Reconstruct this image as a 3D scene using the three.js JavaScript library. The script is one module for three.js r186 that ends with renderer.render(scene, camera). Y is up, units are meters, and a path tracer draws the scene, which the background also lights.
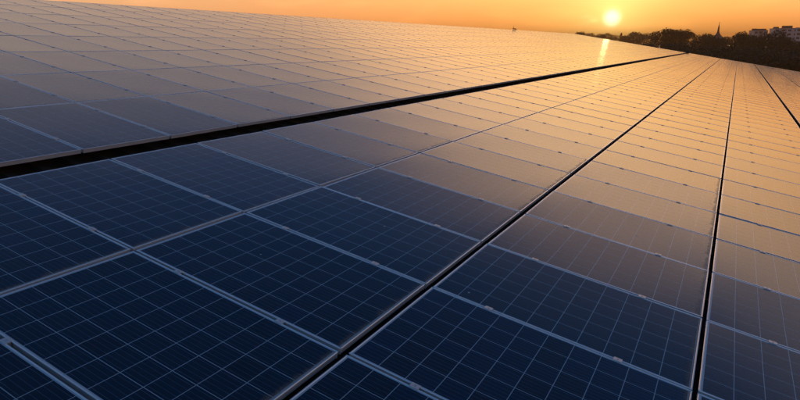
import * as THREE from 'three';
import { mergeGeometries } from 'three/addons/utils/BufferGeometryUtils.js';
import { ImprovedNoise } from 'three/addons/math/ImprovedNoise.js';

// ---------------------------------------------------------------- camera, sky, sun, exposure
const H = 9;                                    // height of the roof plane's origin above the ground
const camera = new THREE.PerspectiveCamera(37.873, 2, 0.05, 6000);
camera.position.set(-2.2806, H + 1.2961, 3.2849);
camera.lookAt(camera.position.clone().add(new THREE.Vector3(0.84197, -0.25836, -0.47364)));
camera.updateMatrixWorld(true);

const scene = new THREE.Scene();
const renderer = new THREE.WebGLRenderer();
renderer.toneMapping = THREE.LinearToneMapping;
renderer.toneMappingExposure = 1;
renderer.shadowMap.enabled = true;

const SUN = new THREE.Vector3(0.98345, 0.0390, -0.17695).normalize();
function makeSky() {
  const W = 2048, Hh = 1024, data = new Float32Array(W * Hh * 4);
  const stops = [                                 // towards the sun: degrees above the horizon, then linear colour
    [0, 1.46, 0.48, 0.12], [2, 1.46, 0.52, 0.135], [4, 1.42, 0.58, 0.17], [7, 1.27, 0.63, 0.23], [11, 0.98, 0.58, 0.34], [15, 0.66, 0.50, 0.45],
    [19, 0.27, 0.28, 0.40], [23, 0.075, 0.15, 0.33], [28, 0.024, 0.10, 0.27], [34, 0.018, 0.072, 0.20], [45, 0.015, 0.062, 0.165], [65, 0.025, 0.10, 0.23], [90, 0.032, 0.125, 0.275]];
  const side = [                                  // sixty degrees to the side of it
    [0, 1.10, 0.56, 0.27], [4, 1.10, 0.62, 0.32], [8, 1.02, 0.62, 0.38], [12, 0.86, 0.58, 0.41], [16, 0.64, 0.50, 0.42], [20, 0.36, 0.33, 0.37],
    [24, 0.15, 0.185, 0.30], [29, 0.05, 0.105, 0.24], [35, 0.022, 0.072, 0.185], [45, 0.017, 0.066, 0.175], [65, 0.025, 0.10, 0.23], [90, 0.032, 0.125, 0.275]];
  const away = [                                  // opposite
    [0, 0.26, 0.19, 0.18], [6, 0.24, 0.20, 0.21], [12, 0.16, 0.18, 0.25], [20, 0.09, 0.155, 0.29], [32, 0.055, 0.15, 0.32], [45, 0.043, 0.145, 0.32],
    [60, 0.037, 0.138, 0.30], [90, 0.032, 0.125, 0.275]];
  const ramp = (s, e, c) => {
    let i = 0; while (i < s.length - 2 && e > s[i + 1][0]) i++;
    const t = Math.min(1, Math.max(0, (e - s[i][0]) / (s[i + 1][0] - s[i][0])));
    return s[i][c] + (s[i + 1][c] - s[i][c]) * t;
  };
  const noise = new ImprovedNoise(), sunAz = Math.atan2(SUN.z, SUN.x), sunEl = Math.asin(SUN.y);
  const D = Math.PI / 180;
  for (let r = 0; r < Hh; r++) {
    const el = ((r + 0.5) / Hh - 0.5) * Math.PI, e = el / D;
    for (let c = 0; c < W; c++) {
      const az = ((c + 0.5) / W - 0.5) * 2 * Math.PI;
      let da = Math.abs(az - sunAz); if (da > Math.PI) da = 2 * Math.PI - da;
      const cosg = Math.sin(el) * Math.sin(sunEl) + Math.cos(el) * Math.cos(sunEl) * Math.cos(da);
      const g = Math.acos(Math.min(1, cosg)) / D;
      const ease = (x) => { x = Math.min(1, Math.max(0, x)); return x * x * (3 - 2 * x); };
      const m1 = ease((da / D - 8) / 55), m2 = ease((da / D - 58) / 72);
      const o = (r * W + c) * 4;
      const rel = (az - sunAz) / D;
      // thin veils of high cloud, drawn out along the horizon
      const veil = Math.max(0, noise.noise(az * 9, e * 0.9, 1.7) + 0.5 * noise.noise(az * 22, e * 2.1, 4.1)) * Math.exp(-e / 14);
      const glow1 = Math.exp(-g / 2.4), glow2 = Math.exp(-g / 8.5);
      const aureole = Math.exp(-((Math.hypot(da / D * 0.68, e - sunEl / D) / 17) ** 4)) * (1 - Math.exp(-((Math.max(0, e) / 9) ** 2)));
      const disc = 1 / (1 + Math.exp((g - 0.62) / 0.10));
      let wisp = 0;
      for (const [wx, wy, sx, sy, k] of [[-2.15, 2.35, 0.55, 0.13, 0.35], [-1.5, 2.05, 0.42, 0.15, 0.75], [-2.4, 1.75, 0.6, 0.1, 0.2]]) wisp += k * Math.exp(-(((rel - wx) / sx) ** 2) - ((e - wy) / sy) ** 2);
      const k = [0, 0, 0];
      for (let i = 0; i < 3; i++) { const h = Math.max(0, e), q = ramp(stops, h, i + 1) * (1 - m1) + ramp(side, h, i + 1) * m1; k[i] = q * (1 - m2) + ramp(away, h, i + 1) * m2; }
      const v = 1 + 0.26 * veil;
      data[o] = k[0] * v + 0.7 * glow1 + 0.30 * glow2 + 1.5 * aureole + wisp * 0.5 + disc * 1.3;
      data[o + 1] = k[1] * v + 0.70 * glow1 + 0.28 * glow2 + 0.80 * aureole + wisp * 0.45 + disc * 1.2;
      data[o + 2] = k[2] * v + 0.26 * glow1 + 0.015 * glow2 + 0.32 * aureole + wisp * 0.22 + disc * 1.0;
      data[o + 3] = 1;
    }
  }
  const tex = new THREE.DataTexture(data, W, Hh, THREE.RGBAFormat, THREE.FloatType);
  tex.mapping = THREE.EquirectangularReflectionMapping;
  tex.magFilter = THREE.LinearFilter; tex.needsUpdate = true;
  return tex;
}
const skyTexture = makeSky();
scene.background = skyTexture;
scene.environment = skyTexture;

const sun = new THREE.DirectionalLight(new THREE.Color().setRGB(1, 0.55, 0.22), 0.012);
sun.position.copy(SUN).multiplyScalar(400).add(new THREE.Vector3(60, H, 0));
sun.target.position.set(60, H, 0);
sun.castShadow = true;
sun.shadow.mapSize.set(4096, 4096);
Object.assign(sun.shadow.camera, { left: -150, right: 150, top: 60, bottom: -60, near: 1, far: 900 });
scene.add(sun, sun.target);

scene.fog = new THREE.FogExp2(new THREE.Color().setRGB(1.0, 0.46, 0.12), 0.0014);

// ---------------------------------------------------------------- helpers
let seed = 20240611;
const rnd = () => { seed = (seed + 0x6d2b79f5) | 0; let t = Math.imul(seed ^ (seed >>> 15), 1 | seed); t = (t + Math.imul(t ^ (t >>> 7), 61 | t)) ^ t; return ((t ^ (t >>> 14)) >>> 0) / 4294967296; };
const rr = (a, b) => a + (b - a) * rnd();
const lin = (r, g, b) => new THREE.Color().setRGB(r, g, b);
const counts = {};
const numbered = (n) => { const k = counts[n] = (counts[n] ?? -1) + 1; return k ? n + '_' + String(k).padStart(3, '0') : n; };
function tag(o, label, category, group, kind) {
  if (label) o.userData.label = label; if (category) o.userData.category = category;
  if (group) o.userData.group = group; if (kind) o.userData.kind = kind;
  return o;
}
const shade = (o) => { o.traverse((m) => { if (m.isMesh) { m.castShadow = true; m.receiveShadow = true; } }); return o; };
function part(name, geometry, material, parent) { const m = new THREE.Mesh(geometry, material); m.name = name; parent.add(m); return m; }
function thing(name, x = 0, y = 0, z = 0) { const g = new THREE.Group(); g.name = numbered(name); g.position.set(x, y, z); scene.add(g); return g; }
const box = (w, h, d, x = 0, y = 0, z = 0) => new THREE.BoxGeometry(w, h, d).translate(x, y, z);
const ordinal = (n) => {
  const a = ['', 'first', 'second', 'third', 'fourth', 'fifth', 'sixth', 'seventh', 'eighth', 'ninth', 'tenth', 'eleventh', 'twelfth', 'thirteenth', 'fourteenth', 'fifteenth', 'sixteenth', 'seventeenth', 'eighteenth', 'nineteenth'];
  const tens = ['', '', 'twent', 'thirt', 'fort', 'fift', 'sixt', 'sevent'];
  if (n < 20) return a[n];
  return n % 10 ? tens[Math.floor(n / 10)] + 'y-' + a[n % 10] : tens[Math.floor(n / 10)] + 'ieth';
};

// roof coordinates: u along the ridge, v down the slope, n out of the roof; the roof plane is tilted 9.67 degrees
const SLOPE = 0.168803, roofFrame = new THREE.Matrix4().makeRotationX(SLOPE).setPosition(0, H, 0);
const roofPoint = (u, v, n = 0) => new THREE.Vector3(u, n, v).applyMatrix4(roofFrame);

// ---------------------------------------------------------------- materials
const M = {};
M.frame = new THREE.MeshPhysicalMaterial({ name: 'anodised aluminium', color: lin(0.88, 0.89, 0.90), metalness: 0.5, roughness: 0.2 });
M.clamp = new THREE.MeshPhysicalMaterial({ name: 'clamp aluminium', color: lin(0.66, 0.66, 0.66), metalness: 0.7, roughness: 0.38 });
M.bolt = new THREE.MeshPhysicalMaterial({ name: 'bolt steel', color: lin(0.5, 0.5, 0.5), metalness: 0.6, roughness: 0.35 });
const GLASS = { roughness: 0.115, ior: 1.6 };

// one silicon cell: navy with faint crystal mottling and printed silver busbars
function cellCanvas(base, n) {
  const c = document.createElement('canvas'); c.width = c.height = 256;
  const x = c.getContext('2d');
  x.fillStyle = `rgb(${base})`; x.fillRect(0, 0, 256, 256);
  for (let i = 0; i < 130; i++) {
    const a = rnd() * 6.28, px = rnd() * 256, py = rnd() * 256, s = rr(8, 26);
    x.fillStyle = rnd() < 0.5 ? `rgba(22,40,78,${rr(0.05, 0.22)})` : `rgba(2,5,14,${rr(0.05, 0.22)})`;
    x.beginPath();
    for (let k = 0; k < 5; k++) { const t = a + k * 1.256 + rr(-0.4, 0.4), q = s * rr(0.5, 1.2); x.lineTo(px + Math.cos(t) * q, py + Math.sin(t) * q); }
    x.closePath(); x.fill();
  }
  for (let b = 0; b < n; b++) {                                       // busbars run the length of the panel
    const px = (b + 0.5) / n * 256;
    x.fillStyle = 'rgba(100,120,140,0.74)'; x.fillRect(px - 1.5, 0, 3, 256);
  }
  const t = new THREE.CanvasTexture(c); t.colorSpace = THREE.SRGBColorSpace; t.anisotropy = 8; return t;
}
M.cells = ['3,17,40', '1,13,32', '5,22,50', '3,14,36', '7,15,36', '2,19,42'].map((b) => new THREE.MeshPhysicalMaterial({ name: 'silicon cell behind glass', map: cellCanvas(b, 5), ...GLASS }));
M.sheet = new THREE.MeshPhysicalMaterial({ name: 'white backsheet behind glass', color: lin(0.40, 0.47, 0.53), ...GLASS });
M.ribbon = new THREE.MeshPhysicalMaterial({ name: 'silver ribbon behind glass', color: lin(0.4, 0.42, 0.44), ...GLASS });

const PW = 0.992, PL = 1.64, PITCH = 1.012, FH = 0.040, LIP = 0.009, CELL = 0.1565, CG = 0.0038;
const GU = 6 * CELL + 5 * CG, GV = 10 * CELL + 9 * CG;               // size of the field of cells
// the same field of cells as a flat print for panels too far off to tell the cells apart
function fieldCanvas() {
  const c = document.createElement('canvas'); c.width = 768; c.height = 1280;
  const x = c.getContext('2d'), sx = 768 / (PW - 2 * LIP), sy = 1280 / (PL - 2 * LIP);
  x.fillStyle = 'rgb(168,182,194)'; x.fillRect(0, 0, 768, 1280);
  for (let i = 0; i < 6; i++) for (let j = 0; j < 10; j++) {
    const cx = 384 + ((i - 2.5) * (CELL + CG) - CELL / 2) * sx, cy = 640 + ((j - 4.5) * (CELL + CG) - CELL / 2) * sy, q = rr(-2, 3);
    x.fillStyle = `rgb(${5 + q},${16 + q},${37 + 2 * q})`; x.fillRect(cx, cy, CELL * sx, CELL * sy);
    x.fillStyle = 'rgba(92,112,132,0.45)';
    for (let b = 0; b < 5; b++) x.fillRect(cx + (b + 0.5) / 5 * CELL * sx - 0.7, cy, 1.4, CELL * sy);
  }
  const t = new THREE.CanvasTexture(c); t.colorSpace = THREE.SRGBColorSpace; t.anisotropy = 8; return t;
}
M.field = new THREE.MeshPhysicalMaterial({ name: 'cell field behind glass', map: fieldCanvas(), ...GLASS });

// settled dust along the lower frame: grains with a ragged upper outline
function dustTexture() {
  const W = 1024, Hh = 96, d = new Uint8Array(W * Hh * 4), n = new ImprovedNoise();
  for (let y = 0; y < Hh; y++) for (let x = 0; x < W; x++) {
    const reach = 0.28 + 0.34 * n.noise(x / 60, 3.3, 0.5) + 0.26 * n.noise(x / 13, 8.1, 0.5), t = y / Hh;
    const grain = rnd(), on = grain > 0.30 + 0.7 * Math.pow(t / Math.max(0.08, reach + 0.25), 1.2) ? 255 : 0;
    d.set([on, on, on, 255], (y * W + x) * 4);
  }
  const t = new THREE.DataTexture(d, W, Hh); t.magFilter = THREE.LinearFilter; t.needsUpdate = true; return t;
}
M.dust = new THREE.MeshPhysicalMaterial({ name: 'settled dust', color: lin(0.30, 0.26, 0.22), roughness: 0.8, alphaMap: dustTexture(), transparent: true, opacity: 0.6 });

M.roof = new THREE.MeshPhysicalMaterial({ name: 'dark roof sheeting', color: lin(0.035, 0.033, 0.031), roughness: 0.7 });
M.rail = new THREE.MeshPhysicalMaterial({ name: 'mounting rail', color: lin(0.25, 0.25, 0.25), metalness: 0.7, roughness: 0.5 });
M.wall = new THREE.MeshPhysicalMaterial({ name: 'warehouse wall', color: lin(0.35, 0.34, 0.32), roughness: 0.8 });

// ---------------------------------------------------------------- ground
function groundMesh() {
  const g = new THREE.PlaneGeometry(1700, 1700, 90, 90).rotateX(-Math.PI / 2).translate(120, 0, -60), n = new ImprovedNoise(), p = g.attributes.position, col = [];
  for (let i = 0; i < p.count; i++) { const t = 0.5 + 0.5 * n.noise(p.getX(i) / 90, p.getZ(i) / 90, 0.3); col.push(0.05 + 0.04 * t, 0.06 + 0.03 * t, 0.025 + 0.015 * t); }
  g.setAttribute('color', new THREE.Float32BufferAttribute(col, 3));
  const m = new THREE.Mesh(g, new THREE.MeshStandardMaterial({ name: 'meadow', vertexColors: true, roughness: 1 })); m.name = 'ground';
  tag(m, null, null, null, 'structure'); m.receiveShadow = true; scene.add(m);
}
groundMesh();

// ---------------------------------------------------------------- the building that carries the panels
const U0 = -5, U1 = 75.6, V0 = -15.55, V1 = 14.3, DECK = -0.135;
function sheeting(u0, u1, len) {                                        // trapezoid ribbed sheet, ribs running down the slope
  const prof = [], step = 0.30;
  for (let u = u0; u < u1 - step * 0.5; u += step) prof.push([u, 0], [u + 0.19, 0], [u + 0.215, 0.035], [u + 0.275, 0.035]);
  prof.push([u1, 0]);
  const pos = [], idx = [];
  prof.forEach(([u, h]) => pos.push(u, h, 0, u, h, len));
  for (let i = 0; i < prof.length - 1; i++) idx.push(2 * i, 2 * i + 1, 2 * i + 2, 2 * i + 2, 2 * i + 1, 2 * i + 3);
  const g = new THREE.BufferGeometry(); g.setAttribute('position', new THREE.Float32BufferAttribute(pos, 3)); g.setIndex(idx);
  const flat = g.toNonIndexed(); flat.computeVertexNormals(); return flat;
}
const LOW = -2.03, HIGH = 0;     // rows (lower edges and upper edges in v), top of the glass at n = 0
const rows = [];
for (let k = 7; k >= 0; k--) rows.push({ v: -2.0166 - k * 1.664 - PL, off: -0.027, where: `${ordinal(k + 1)} row above the wide black gap` });
[-1.652, 0.016, 1.709, 3.378, 5.12, 6.85, 8.54, 10.21, 11.88].forEach((v, i) => rows.push({ v, off: 0, where: `${ordinal(i + 1)} row below the wide black gap` }));
{
  const w = thing('warehouse', 0, 0, 0);
  tag(w, 'long warehouse whose dark ribbed roof shows in the gaps between panels', 'building');
  const roof = part('roof_slope', sheeting(U0, U1, V1 - V0), M.roof, w);
  roof.applyMatrix4(new THREE.Matrix4().multiplyMatrices(roofFrame, new THREE.Matrix4().makeTranslation(0, DECK - 0.035, V0)));
  roof.updateMatrix();
  for (const r of rows) for (const f of [0.25, 0.75]) part('mounting_rail', box(U1 - U0 - 0.8, 0.06, 0.04, (U0 + U1) / 2, -0.07 - (DECK + 0.07 - DECK) , r.v - V0 + PL * f), M.rail, roof).position.set(0, -DECK + 0.0 + 0.065, 0);
  const ridge = roofPoint(0, V0, DECK - 0.035), eave = roofPoint(0, V1, DECK - 0.035);
  const back = part('roof_slope', sheeting(U0, U1, 22), M.roof, w); back.position.copy(ridge); back.rotation.x = Math.PI - SLOPE; back.rotation.order = 'YXZ'; back.rotation.set(SLOPE, Math.PI, 0); back.position.x = U0 + U1;
  part('ridge_cap', box(U1 - U0, 0.03, 0.3, (U0 + U1) / 2, ridge.y + 0.045, ridge.z), M.roof, w);
  const bz = ridge.z - 22 * Math.cos(SLOPE), by = ridge.y - 22 * Math.sin(SLOPE);
  const gable = new THREE.Shape([[ridge.z, ridge.y - 0.06], [eave.z - 0.1, eave.y - 0.06], [eave.z - 0.1, 0], [bz + 0.1, 0], [bz + 0.1, by - 0.06]].map(([a, b]) => new THREE.Vector2(-a, b)));
  for (const u of [U0 + 0.12, U1 - 0.12 - 0.2]) { const g = new THREE.ExtrudeGeometry(gable, { depth: 0.2, bevelEnabled: false }).rotateY(Math.PI / 2).translate(u, 0, 0); part('gable_wall', g, M.wall, w); }
  part('eave_wall', box(U1 - U0 - 0.7, eave.y - 0.1, 0.2, (U0 + U1) / 2, (eave.y - 0.1) / 2, eave.z - 0.22), M.wall, w);
  part('eave_wall', box(U1 - U0 - 0.7, by - 0.1, 0.2, (U0 + U1) / 2, (by - 0.1) / 2, bz + 0.22), M.wall, w);
  shade(w);
}

// ---------------------------------------------------------------- solar panels
function bar(w, h, len, c = 0.0016) {                                   // a frame bar along z: chamfered lip, its outer (+x) overhang added to shade the wall
  const s = new THREE.Shape([[-w / 2, 0], [w / 2 - 0.004, 0], [w / 2 - 0.004, h - 0.0065], [w / 2, h - 0.004], [w / 2, h - c], [w / 2 - c, h], [-w / 2 + c, h], [-w / 2, h - c]].map(([a, b]) => new THREE.Vector2(a, b)));
  return new THREE.ExtrudeGeometry(s, { depth: len, bevelEnabled: false }).translate(0, 0, -len / 2);
}
const frameGeo = (() => {
  const side = bar(LIP, FH, PL), end = bar(LIP, FH - 0.0006, PW - 2 * LIP);
  return mergeGeometries([side.clone().rotateY(Math.PI).translate(-(PW - LIP) / 2, 0, 0), side.clone().translate((PW - LIP) / 2, 0, 0), end.clone().rotateY(Math.PI / 2).translate(0, 0, -(PL - LIP) / 2), end.clone().rotateY(-Math.PI / 2).translate(0, 0, (PL - LIP) / 2)]);
})();
const TOP = FH - 0.0022;                                                // the glass lies a little below the frame's lip
const GW = PW - 2 * LIP, GL = PL - 2 * LIP, SAG = 0.0024;               // the pane hangs a little between its four edges
const sag = (x, z) => -SAG * (1 - (2 * x / GW) ** 2) * (1 - (2 * z / GL) ** 2);
const sagNormal = (x, z) => new THREE.Vector3(-SAG * (8 * x / GW ** 2) * (1 - (2 * z / GL) ** 2), 1, -SAG * (8 * z / GL ** 2) * (1 - (2 * x / GW) ** 2)).normalize();
function bend(g, cx, cz, y) {                                           // lays a geometry's upper side on the hanging pane
  const p = g.attributes.position, n = g.attributes.normal;
  for (let i = 0; i < p.count; i++) {
    const x = cx + p.getX(i), z = cz + p.getZ(i);
    p.setY(i, p.getY(i) + y + sag(x, z));
    if (n.getY(i) > 0.5) { const q = sagNormal(x, z); n.setXYZ(i, q.x, q.y, q.z); }
  }
  return g;
}
const paneGeo = (nx, nz, y) => bend(new THREE.PlaneGeometry(GW, GL, nx, nz).rotateX(-Math.PI / 2), 0, 0, y).toNonIndexed();
const sheetGeo = paneGeo(12, 20, TOP - 0.00008);
const cellGeos = [];                                                    // one shape for each place in the field, the printed lines running along the panel
for (let j = 0; j < 10; j++) for (let i = 0; i < 6; i++) {
  const g = box(CELL, 0.0003, CELL), p = g.attributes.position, uv = g.attributes.uv;
  for (let k = 0; k < p.count; k++) uv.setXY(k, p.getX(k) / CELL + 0.5, p.getZ(k) / CELL + 0.5);
  cellGeos.push(bend(g, (i - 2.5) * (CELL + CG), (j - 4.5) * (CELL + CG), TOP));
}
const fieldGeo = paneGeo(8, 10, TOP), fieldFar = paneGeo(4, 4, TOP);
const dustGeo = (() => { const g = new THREE.PlaneGeometry(PW - 2 * LIP, 0.07).rotateX(-Math.PI / 2); const uv = g.attributes.uv; return g.translate(0, TOP + 0.0007, PL / 2 - LIP - 0.035); })();
const clampGeo = (() => {                                               // mid clamp: a stem in the gap and a plate gripping both frames
  const s = new THREE.Shape([[-0.006, -0.03], [0.006, -0.03], [0.006, 0.0005], [0.019, 0.0005], [0.019, 0.0035], [0.0175, 0.0048], [-0.0175, 0.0048], [-0.019, 0.0035], [-0.019, 0.0005], [-0.006, 0.0005]].map(([a, b]) => new THREE.Vector2(a, b)));
  return new THREE.ExtrudeGeometry(s, { depth: 0.05, bevelEnabled: false }).translate(0, FH, -0.025);
})();
const boltGeo = new THREE.CylinderGeometry(0.0055, 0.0055, 0.0022, 8).translate(0, FH + 0.0056, 0);
const clampFar = box(0.038, 0.036, 0.05, 0, FH - 0.013, 0).toNonIndexed();

// is a point of the world in the picture, and where
const view = new THREE.Matrix4().copy(camera.matrixWorld).invert(), tanV = Math.tan(37.873 * Math.PI / 360);
function onPicture(p) { const q = p.clone().applyMatrix4(view); return q.z > -0.05 ? null : [q.x / -q.z / tanV / 2, q.y / -q.z / tanV, -q.z]; }   // -1..1 across both ways
const calm = (d) => 1 / (1 + Math.max(0, d - 5) / 7);                   // the far rows lie truer
const panels = [];
rows.forEach((row, ri) => {
  for (let k = -4; k <= 73; k++) {
    const u = (k + 0.5) * PITCH + row.off, v = row.v + PL / 2;
    let inView = false, area = 0, depth = 0; const pts = [];
    for (const a of [-0.5, 0, 0.5]) for (const b of [-0.5, -0.25, 0, 0.25, 0.5]) { const q = onPicture(roofPoint(u + a * PW, v + b * PL)); if (q) { pts.push([a, b, q]); if (Math.abs(q[0]) < 1 && Math.abs(q[1]) < 1) inView = true; } }
    const c = (a, b) => pts.find((q) => q[0] === a && q[1] === b)?.[2];
    const q = [c(-0.5, -0.5), c(0.5, -0.5), c(0.5, 0.5), c(-0.5, 0.5)];
    if (q.every(Boolean)) { for (let i = 0; i < 4; i++) { const j = (i + 1) % 4; area += q[i][0] * q[j][1] - q[j][0] * q[i][1]; } area = Math.abs(area) / 2 * 80000 * 1; depth = Math.min(...q.map((s) => s[2])); }
    else { area = inView ? 1e5 : 0; depth = 0.5; }
    panels.push({ row, ri, k, u, v, inView, area, depth, tu: rr(-1, 1) * 0.0075 * calm(depth), tv: rr(-1, 1) * 0.0032 * calm(depth), tint: Math.floor(rnd() * 6), dn: rr(-0.001, 0.001) * calm(depth) });
  }
});
rows.forEach((row, ri) => { let n = 0; for (const p of panels) if (p.ri === ri && p.inView) p.nth = ++n; });
const ranked = panels.filter((p) => p.inView).sort((a, b) => b.area - a.area);
const single = new Set(ranked.slice(0, 300));
const detailed = new Set(ranked.filter((p) => p.depth < 7.6).slice(0, 56));
const place = (p) => new THREE.Matrix4().multiplyMatrices(roofFrame, new THREE.Matrix4().compose(new THREE.Vector3(p.u, -FH + p.dn, p.v), new THREE.Quaternion().setFromEuler(new THREE.Euler(p.tv, 0, p.tu)), new THREE.Vector3(1, 1, 1)));
for (const p of panels.filter((q) => single.has(q))) {
  const t = p.node = thing('solar_panel');
  place(p).decompose(t.position, t.quaternion, t.scale);
  tag(t, `${ordinal(p.nth)} solar panel from the near end, ${p.row.where}`, 'solar panel', 'solar panels in rows on the roof');
  part('frame', frameGeo, M.frame, t);
  if (detailed.has(p)) {
    part('backsheet', sheetGeo, M.sheet, t);
    for (let j = 0; j < 10; j++) for (let i = 0; i < 6; i++) {
      const c = part('cell', cellGeos[j * 6 + i], M.cells[rnd() < 0.7 ? p.tint : Math.floor(rnd() * 6)], t);
      c.position.set((i - 2.5) * (CELL + CG), 0, (j - 4.5) * (CELL + CG));
    }
    part('dust_strip', dustGeo, M.dust, t);
  } else part('cell_field', fieldGeo, M.field, t);
  for (const f of [-0.25, 0.25]) {
    const c = part('clamp', clampGeo, M.clamp, t); c.position.set(PITCH / 2, 0, f * PL);
    if (detailed.has(p)) part('bolt', boltGeo, M.bolt, c);
  }
  shade(t);
}
M.speck = new THREE.MeshStandardMaterial({ name: 'dried dropping', color: lin(0.55, 0.55, 0.5), roughness: 0.9 });
function speck(u, v, size) {                                            // a dried spot lying on the panel under that place of the roof
  const p = panels.find((q) => single.has(q) && Math.abs(q.u - u) < PW / 2 && Math.abs(q.v - v) < PL / 2); if (!p?.node) return;
  const g = new THREE.SphereGeometry(size, 9, 5, 0, 6.2832, 0, Math.PI / 2), q = g.attributes.position;
  for (let i = 0; i < q.count; i++) { const a = Math.atan2(q.getZ(i), q.getX(i)), r = 1 + 0.35 * Math.sin(a * 3 + u * 9) + 0.2 * Math.sin(a * 5 + v * 7); q.setXYZ(i, q.getX(i) * r, q.getY(i) * 0.08, q.getZ(i) * r); }
  g.computeVertexNormals();
  const m = part('dropping', g, M.speck, p.node); m.position.set(u - p.u, TOP + sag(u - p.u, v - p.v) + 0.0004, v - p.v); m.castShadow = true; m.receiveShadow = true;
}
for (const [u, v, d] of [[2.15, -0.86, 0.010], [1.13, 1.93, 0.008], [1.67, 0.93, 0.008], [3.4, 2.7, 0.007], [0.55, 0.6, 0.006], [2.75, 4.2, 0.008], [4.6, -0.5, 0.011], [3.3, -2.9, 0.012]]) speck(u, v, d);
{ // every other panel, out to the far edge of the roof
  const layers = [[frameGeo, M.frame], [fieldGeo, M.field], [clampFar, M.clamp]], lists = [[], [], []];
  for (const p of panels) if (!single.has(p)) {
    const m = place(p);
    lists[0].push(frameGeo.clone().applyMatrix4(m)); lists[1].push(fieldFar.clone().applyMatrix4(m));
    for (const f of [-0.25, 0.25]) lists[2].push(clampFar.clone().translate(PITCH / 2, 0, f * PL).applyMatrix4(m));
  }
  const g = mergeGeometries(lists.map((l) => mergeGeometries(l)), true);
  const o = new THREE.Mesh(g, layers.map((l) => l[1])); o.name = 'distant_solar_panels';
  tag(o, 'far rows of solar panels receding towards the trees and the ridge', 'solar panels', null, 'stuff');
  scene.add(o); shade(o);
}

// ---------------------------------------------------------------- beyond the roof
const toGround = (px, dist) => {                                        // a spot on the ground in the direction of a picture column
  const f = 582.944, cp = Math.cos(-0.261325), yaw = -0.512422;
  const a = yaw + Math.atan((px - 400) / f / cp * 0.9985);
  return new THREE.Vector3(camera.position.x + Math.cos(a) * dist, 0, camera.position.z + Math.sin(a) * dist);
};
const topHeight = (px, py, dist) => {                                   // how tall a thing at that distance stands when its top is seen there
  const q = new THREE.Vector3((px - 400) / 582.944, -(py - 200) / 582.944, -1).transformDirection(camera.matrixWorld);
  return camera.position.y + q.y / Math.hypot(q.x, q.z) * dist;
};
const spot = (px, dist) => { const q = new THREE.Vector3((px - 400) / 582.944, -(44 - 200) / 582.944, -1).transformDirection(camera.matrixWorld), l = Math.hypot(q.x, q.z); return new THREE.Vector3(camera.position.x + q.x / l * dist, 0, camera.position.z + q.z / l * dist); };

M.bark = new THREE.MeshStandardMaterial({ name: 'bark', color: lin(0.06, 0.045, 0.03), roughness: 1 });
M.leaf = [[0.040, 0.045, 0.014], [0.050, 0.042, 0.014], [0.034, 0.040, 0.014]].map((c) => new THREE.MeshPhysicalMaterial({ name: 'leaves', color: lin(...c), roughness: 0.9, side: THREE.DoubleSide, transmission: 0.25, thickness: 0 }));
M.leafBacklit = new THREE.MeshPhysicalMaterial({ name: 'leaves with painted backlight', color: lin(0.20, 0.11, 0.018), roughness: 0.9, side: THREE.DoubleSide, transmission: 0.6, thickness: 0 });  // orange glow of leaves against the low sun, put into their colour
function limb(a, b, ra, rb) {
  const d = b.clone().sub(a), g = new THREE.CylinderGeometry(rb, ra, d.length(), 6, 1).translate(0, d.length() / 2, 0);
  return g.applyQuaternion(new THREE.Quaternion().setFromUnitVectors(new THREE.Vector3(0, 1, 0), d.normalize())).translate(a.x, a.y, a.z);
}
function treeShape(kind) {                                              // 10 m tall; scaled where it stands
  const wood = [], lobes = [], V = (x, y, z) => new THREE.Vector3(x, y, z);
  const trunkTop = V(rr(-0.2, 0.2), kind === 1 ? 7.5 : 5, rr(-0.2, 0.2));
  wood.push(limb(V(0, 0, 0), trunkTop, 0.28, 0.12));
  const n = kind === 1 ? 11 : 15;
  for (let i = 0; i < n; i++) {
    const a = i * 2.4 + rr(-0.5, 0.5), h = kind === 1 ? 2 + 7 * i / n : rr(3.0, 8.6), R = kind === 1 ? (1 - (h - 1.5) / 9) * 1.9 : Math.sqrt(Math.max(0.1, 1 - ((h - 5.2) / 4.4) ** 2)) * rr(1.6, 3.1);
    const c = V(Math.cos(a) * R * rr(0.55, 1), h, Math.sin(a) * R * rr(0.55, 1));
    const from = V(0, Math.min(h * 0.62, trunkTop.y), 0);
    wood.push(limb(from, c, 0.09, 0.03));
    lobes.push([c, kind === 1 ? rr(0.7, 1.1) : rr(0.95, 1.7)]);
  }
  lobes.push([V(0, kind === 1 ? 9.2 : 8.5, 0), kind === 1 ? 0.7 : 1.3]);
  const pos = [], nor = [];
  const leaves = 6500;
  for (let i = 0; i < leaves; i++) {
    const [c, r] = lobes[Math.floor(rnd() * lobes.length)];
    const th = rnd() * 6.283, cz = rr(-1, 1), s = Math.sqrt(1 - cz * cz), q = r * (0.45 + 0.65 * Math.pow(rnd(), 0.6));
    const p = V(c.x + Math.cos(th) * s * q, c.y + cz * q * 0.8, c.z + Math.sin(th) * s * q);
    const a = V(rr(-1, 1), rr(-1, 1), rr(-1, 1)).normalize(), b = V(rr(-1, 1), rr(-1, 1), rr(-1, 1)).cross(a).normalize(), l = rr(0.07, 0.18), w = l * rr(0.5, 0.9);
    const A = p.clone().addScaledVector(a, l), B = p.clone().addScaledVector(b, w), C = p.clone().addScaledVector(a, -l), D = p.clone().addScaledVector(b, -w);
    const nn = a.clone().cross(b);
    for (const q2 of [A, B, C, A, C, D]) { pos.push(q2.x, q2.y, q2.z); nor.push(nn.x, nn.y, nn.z); }
  }
  const g = new THREE.BufferGeometry(); g.setAttribute('position', new THREE.Float32BufferAttribute(pos, 3)); g.setAttribute('normal', new THREE.Float32BufferAttribute(nor, 3));
  return { wood: mergeGeometries(wood), leaves: g };
}
const shapes = [0, 0, 0, 1, 0].map(treeShape);
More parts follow.
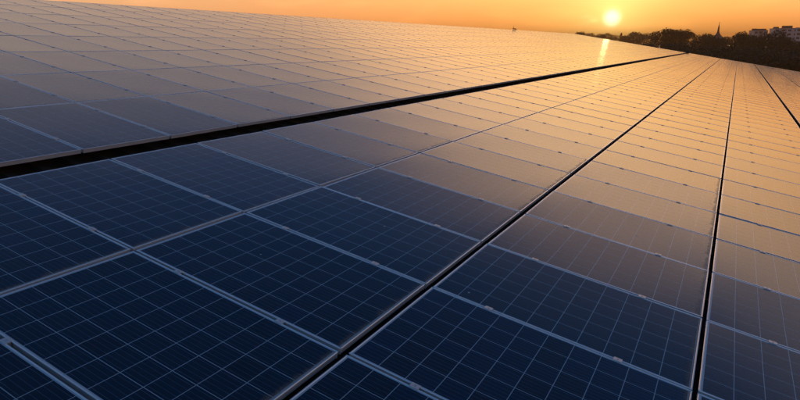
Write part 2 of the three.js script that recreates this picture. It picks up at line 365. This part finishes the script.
function tree(px, py, dist, width, shape, label) {
  const s = spot(px, dist), h = topHeight(px, py, dist);
  const t = thing('tree', s.x, 0, s.z);
  t.rotation.y = rnd() * 6.28; t.scale.set(width / 6.4, h / 9.7, width / 6.4);
  part('trunk', shapes[shape].wood, M.bark, t); part('crown', shapes[shape].leaves, px < 657 && py < 40 ? M.leafBacklit : M.leaf[Math.floor(rnd() * 3)], t);
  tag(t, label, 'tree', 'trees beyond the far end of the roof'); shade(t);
}
// picture column, row of the top, distance, crown width, shape, label
const TREES = [
  [577, 31.6, 700, 13.5, 0, 'small far tree, leftmost along the ridge end'],
  [581, 31.2, 690, 16.5, 1, 'far round tree at the left end of the tree line'],
  [590, 32.6, 670, 19.5, 2, 'low hazy tree left of and below the sun'],
  [598, 35.2, 650, 19.5, 4, 'lowest hazy tree in the dip left of the sun'],
  [606, 32.6, 620, 18.0, 0, 'hazy tree just left beneath the sun'],
  [613, 34.4, 590, 18.0, 2, 'hazy tree straight beneath the sun'],
  [620.5, 33.0, 560, 6.8, 3, 'slender pointed tree just right beneath the sun'],
  [626, 34.8, 520, 15.9, 1, 'low orange-lit tree right of the pointed tree beneath the sun'],
  [633, 31.2, 480, 15.4, 4, 'orange-lit round tree right of the sun'],
  [644, 33.2, 420, 13.5, 0, 'brown backlit tree beside the orange-lit round tree'],
  [654, 31.2, 350, 12.5, 2, 'backlit tree stepping up to the tallest left crown'],
  [666, 27.4, 250, 12, 1, 'tall broad tree with the highest crown left of the steeple'],
  [677, 28.8, 245, 10, 4, 'dense tree in the middle of the tall left clump'],
  [686, 28.6, 240, 10, 0, 'dense tree at the right end of the tall left clump'],
  [696, 34.0, 225, 9, 2, 'low tree where light shows between leaves left of steeple'],
  [706, 32.6, 230, 9, 1, 'rounded dark tree just left of the steeple'],
  [714, 36.5, 200, 9, 4, 'dark tree standing in front of the steeple foot'],
  [725, 36.0, 215, 10, 0, 'dark tree just right of the steeple foot'],
  [734, 34.6, 205, 7, 2, 'narrow dark tree just left of the round-topped tree'],
  [741, 30.6, 185, 7, 4, 'round-topped dark tree midway between steeple and apartment blocks'],
  [748, 33.4, 180, 8, 1, 'bushy dark tree before the left corner of smaller block'],
  [757, 37.4, 170, 8, 4, 'low dark tree beneath the smaller apartment block'],
  [767, 33.4, 165, 7, 0, 'dark tree in front of gap between the two blocks'],
  [776, 29.6, 160, 9.5, 2, 'tall dark tree overlapping the larger apartment block'],
  [787, 36.4, 155, 8, 1, 'dark tree beneath the rooftop box of larger block'],
  [797, 42.2, 145, 8, 4, 'low dark tree at the right edge before pale block'],
  [806, 40.0, 150, 8, 0, 'dark tree cut off by the right edge of picture'],
];
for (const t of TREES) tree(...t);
// the lower, nearer growth that closes the view under the crowns
[[648, 43, 190, 10], [662, 42, 180, 10], [676, 42, 170, 10], [690, 44, 160, 10], [704, 44, 152, 10], [718, 46, 146, 10], [732, 45, 140, 9], [746, 46, 134, 9], [760, 47, 128, 9], [774, 46, 124, 9], [788, 50, 118, 9], [802, 52, 114, 9]].forEach(([px, py, d, w], i) =>
  tree(px, py, d, w, [0, 2, 4, 1][i % 4], `${ordinal(i + 1)} from left of the low shadowy trees behind the roof edge`));

// church steeple
{
  const s = spot(716.6, 420), tip = topHeight(716.6, 22.3, 420), eaves = topHeight(716.6, 37.2, 420);
  const t = thing('church_steeple', s.x, 0, s.z); t.rotation.y = 0.5;
  const stone = new THREE.MeshStandardMaterial({ name: 'plaster', color: lin(0.34, 0.28, 0.27), roughness: 0.9 }), slate = new THREE.MeshStandardMaterial({ name: 'slate', color: lin(0.07, 0.05, 0.08), roughness: 0.7 });
  const louvre = new THREE.MeshStandardMaterial({ name: 'louvre', color: lin(0.04, 0.035, 0.03), roughness: 0.9 });
  part('tower', box(6.2, eaves, 6.2, 0, eaves / 2, 0), stone, t);
  const hgt = tip - eaves, prof = [[3.8, 0], [3.5, 0.5], [2.2, hgt * 0.15], [1.25, hgt * 0.27], [0.8, hgt * 0.38], [0.62, hgt * 0.62], [0.16, hgt * 0.86], [0.07, hgt * 0.88]];
  const sp = part('spire', new THREE.LatheGeometry(prof.map(([a, b]) => new THREE.Vector2(a * 0.75, b)), 8).translate(0, eaves, 0), slate, t);
  part('cross', mergeGeometries([box(0.16, hgt * 0.14, 0.16, 0, tip - hgt * 0.06, 0), box(0.9, 0.16, 0.16, 0, tip - hgt * 0.035, 0)]), louvre, sp);
  for (let i = 0; i < 4; i++) { const w = part('belfry_window', box(1.6, 3, 0.2, 0, eaves - 2.6, 3.1), louvre, t); w.rotation.y = i * Math.PI / 2; }
  part('cornice', box(6.9, 0.5, 6.9, 0, eaves - 0.3, 0), stone, t);
  tag(t, 'slender church steeple with flared dark spire rising over the trees', 'steeple'); shade(t);
}
// apartment blocks
function block(px0, px1, py, dist, depth, turn, wallColor, bandColor, box_, label, floors) {
  const a = spot(px0, dist), b = spot(px1, dist), h = topHeight((px0 + px1) / 2, py, dist), w = a.distanceTo(b), c = a.clone().add(b).multiplyScalar(0.5);
  const t = thing('apartment_block', c.x, 0, c.z);
  t.rotation.y = Math.atan2(camera.position.x - c.x, camera.position.z - c.z) + turn;
  const wall = new THREE.MeshStandardMaterial({ name: 'rendered wall', color: lin(...wallColor), roughness: 0.9 }), band = new THREE.MeshStandardMaterial({ name: 'coloured render', color: lin(...bandColor), roughness: 0.9 });
  const pane = new THREE.MeshPhysicalMaterial({ name: 'window glass', color: lin(0.03, 0.035, 0.045), roughness: 0.15 }), rim = new THREE.MeshStandardMaterial({ name: 'roof felt', color: lin(0.09, 0.08, 0.08), roughness: 1 });
  part('wall', box(w, h, depth, 0, h / 2, 0), wall, t);
  part('parapet', box(w + 0.3, 0.4, depth + 0.3, 0, h + 0.1, 0), band, t);
  for (const [bx, bw, bh] of box_) part('roof_housing', box(bw, bh, Math.min(4, depth * 0.5), bx * w, h + 0.3 + bh / 2, 0), rim, t);
  const cols = Math.max(3, Math.round(w / 3.1)), fh = h / floors;
  for (const s of [1]) for (let k = 0; k < cols; k++) {
    const x = (k + 0.5) / cols * w - w / 2;
    if (k % 3 === 1) part('stair_band', box(w / cols * 0.98, h - 0.6, 0.16, x, h / 2, s * (depth / 2 + 0.06)), band, t);
    for (let f = 2; f < floors; f++) {
      const win = part('window', box(1.5, fh * 0.5, 0.12, x, (f + 0.52) * fh, s * (depth / 2 + (k % 3 === 1 ? 0.16 : 0.02))), pane, t);
      part('sill', box(1.8, 0.16, 0.35, x, (f + 0.24) * fh, s * (depth / 2 + (k % 3 === 1 ? 0.2 : 0.08))), wall, win);
    }
  }
  tag(t, label, 'building', 'apartment blocks beyond the trees'); shade(t);
}
block(749.5, 763.5, 30.9, 430, 11, 0.25, [0.74, 0.60, 0.56], [0.54, 0.36, 0.32], [[-0.3, 2.2, 1.0], [0.1, 2.5, 0.9], [0.38, 1.6, 0.9]], 'smaller hazy apartment block with roof boxes, left of the other blocks', 8);
block(769.5, 794.5, 28.9, 400, 12, 0.2, [0.80, 0.70, 0.68], [0.55, 0.34, 0.32], [[0.10, 4.4, 1.3], [-0.35, 2, 0.8]], 'larger striped apartment block with rooftop housing behind tall dark tree', 9);
block(795.4, 815, 28.2, 385, 11, -0.15, [0.80, 0.76, 0.76], [0.62, 0.45, 0.45], [[0.0, 3, 1.2]], 'pale apartment block cut off by the right edge of the picture', 9);

// small fittings on the roof
{
  const p = roofPoint(52, -15.3, 0), t = thing('roof_antenna', p.x, p.y - 0.12, p.z);
  const dark = new THREE.MeshStandardMaterial({ name: 'dark painted steel', color: lin(0.06, 0.05, 0.045), roughness: 0.6, metalness: 0.3 });
  part('mast', new THREE.CylinderGeometry(0.025, 0.03, 0.62, 8).translate(-0.35, 0.31, 0), dark, t);
  const boom = part('boom', new THREE.CylinderGeometry(0.03, 0.03, 1.0, 8).rotateZ(Math.PI / 2 - 0.12).translate(0.1, 0.3, 0), dark, t);
  for (let i = 0; i < 5; i++) part('element', new THREE.CylinderGeometry(0.014, 0.014, 0.55 - i * 0.05, 6).rotateX(Math.PI / 2).translate(-0.25 + i * 0.2, 0.345 - i * 0.024, 0), dark, boom);
  part('foot', box(0.3, 0.06, 0.3, -0.35, 0.03, 0), dark, t);
  tag(t, 'small dark antenna with thin mast on the ridge left of the sun', 'antenna'); t.scale.setScalar(0.7); shade(t);
  const q = roofPoint(75, -1.83, DECK), j = thing('cable_box', q.x, q.y, q.z);
  part('housing', box(0.35, 0.36, 0.3, 0, 0.18, 0), dark, j); part('lid', box(0.4, 0.04, 0.35, 0, 0.38, 0), dark, j);
  tag(j, 'small dark box at the far end of the wide black gap', 'box'); shade(j);
}
renderer.render(scene, camera);
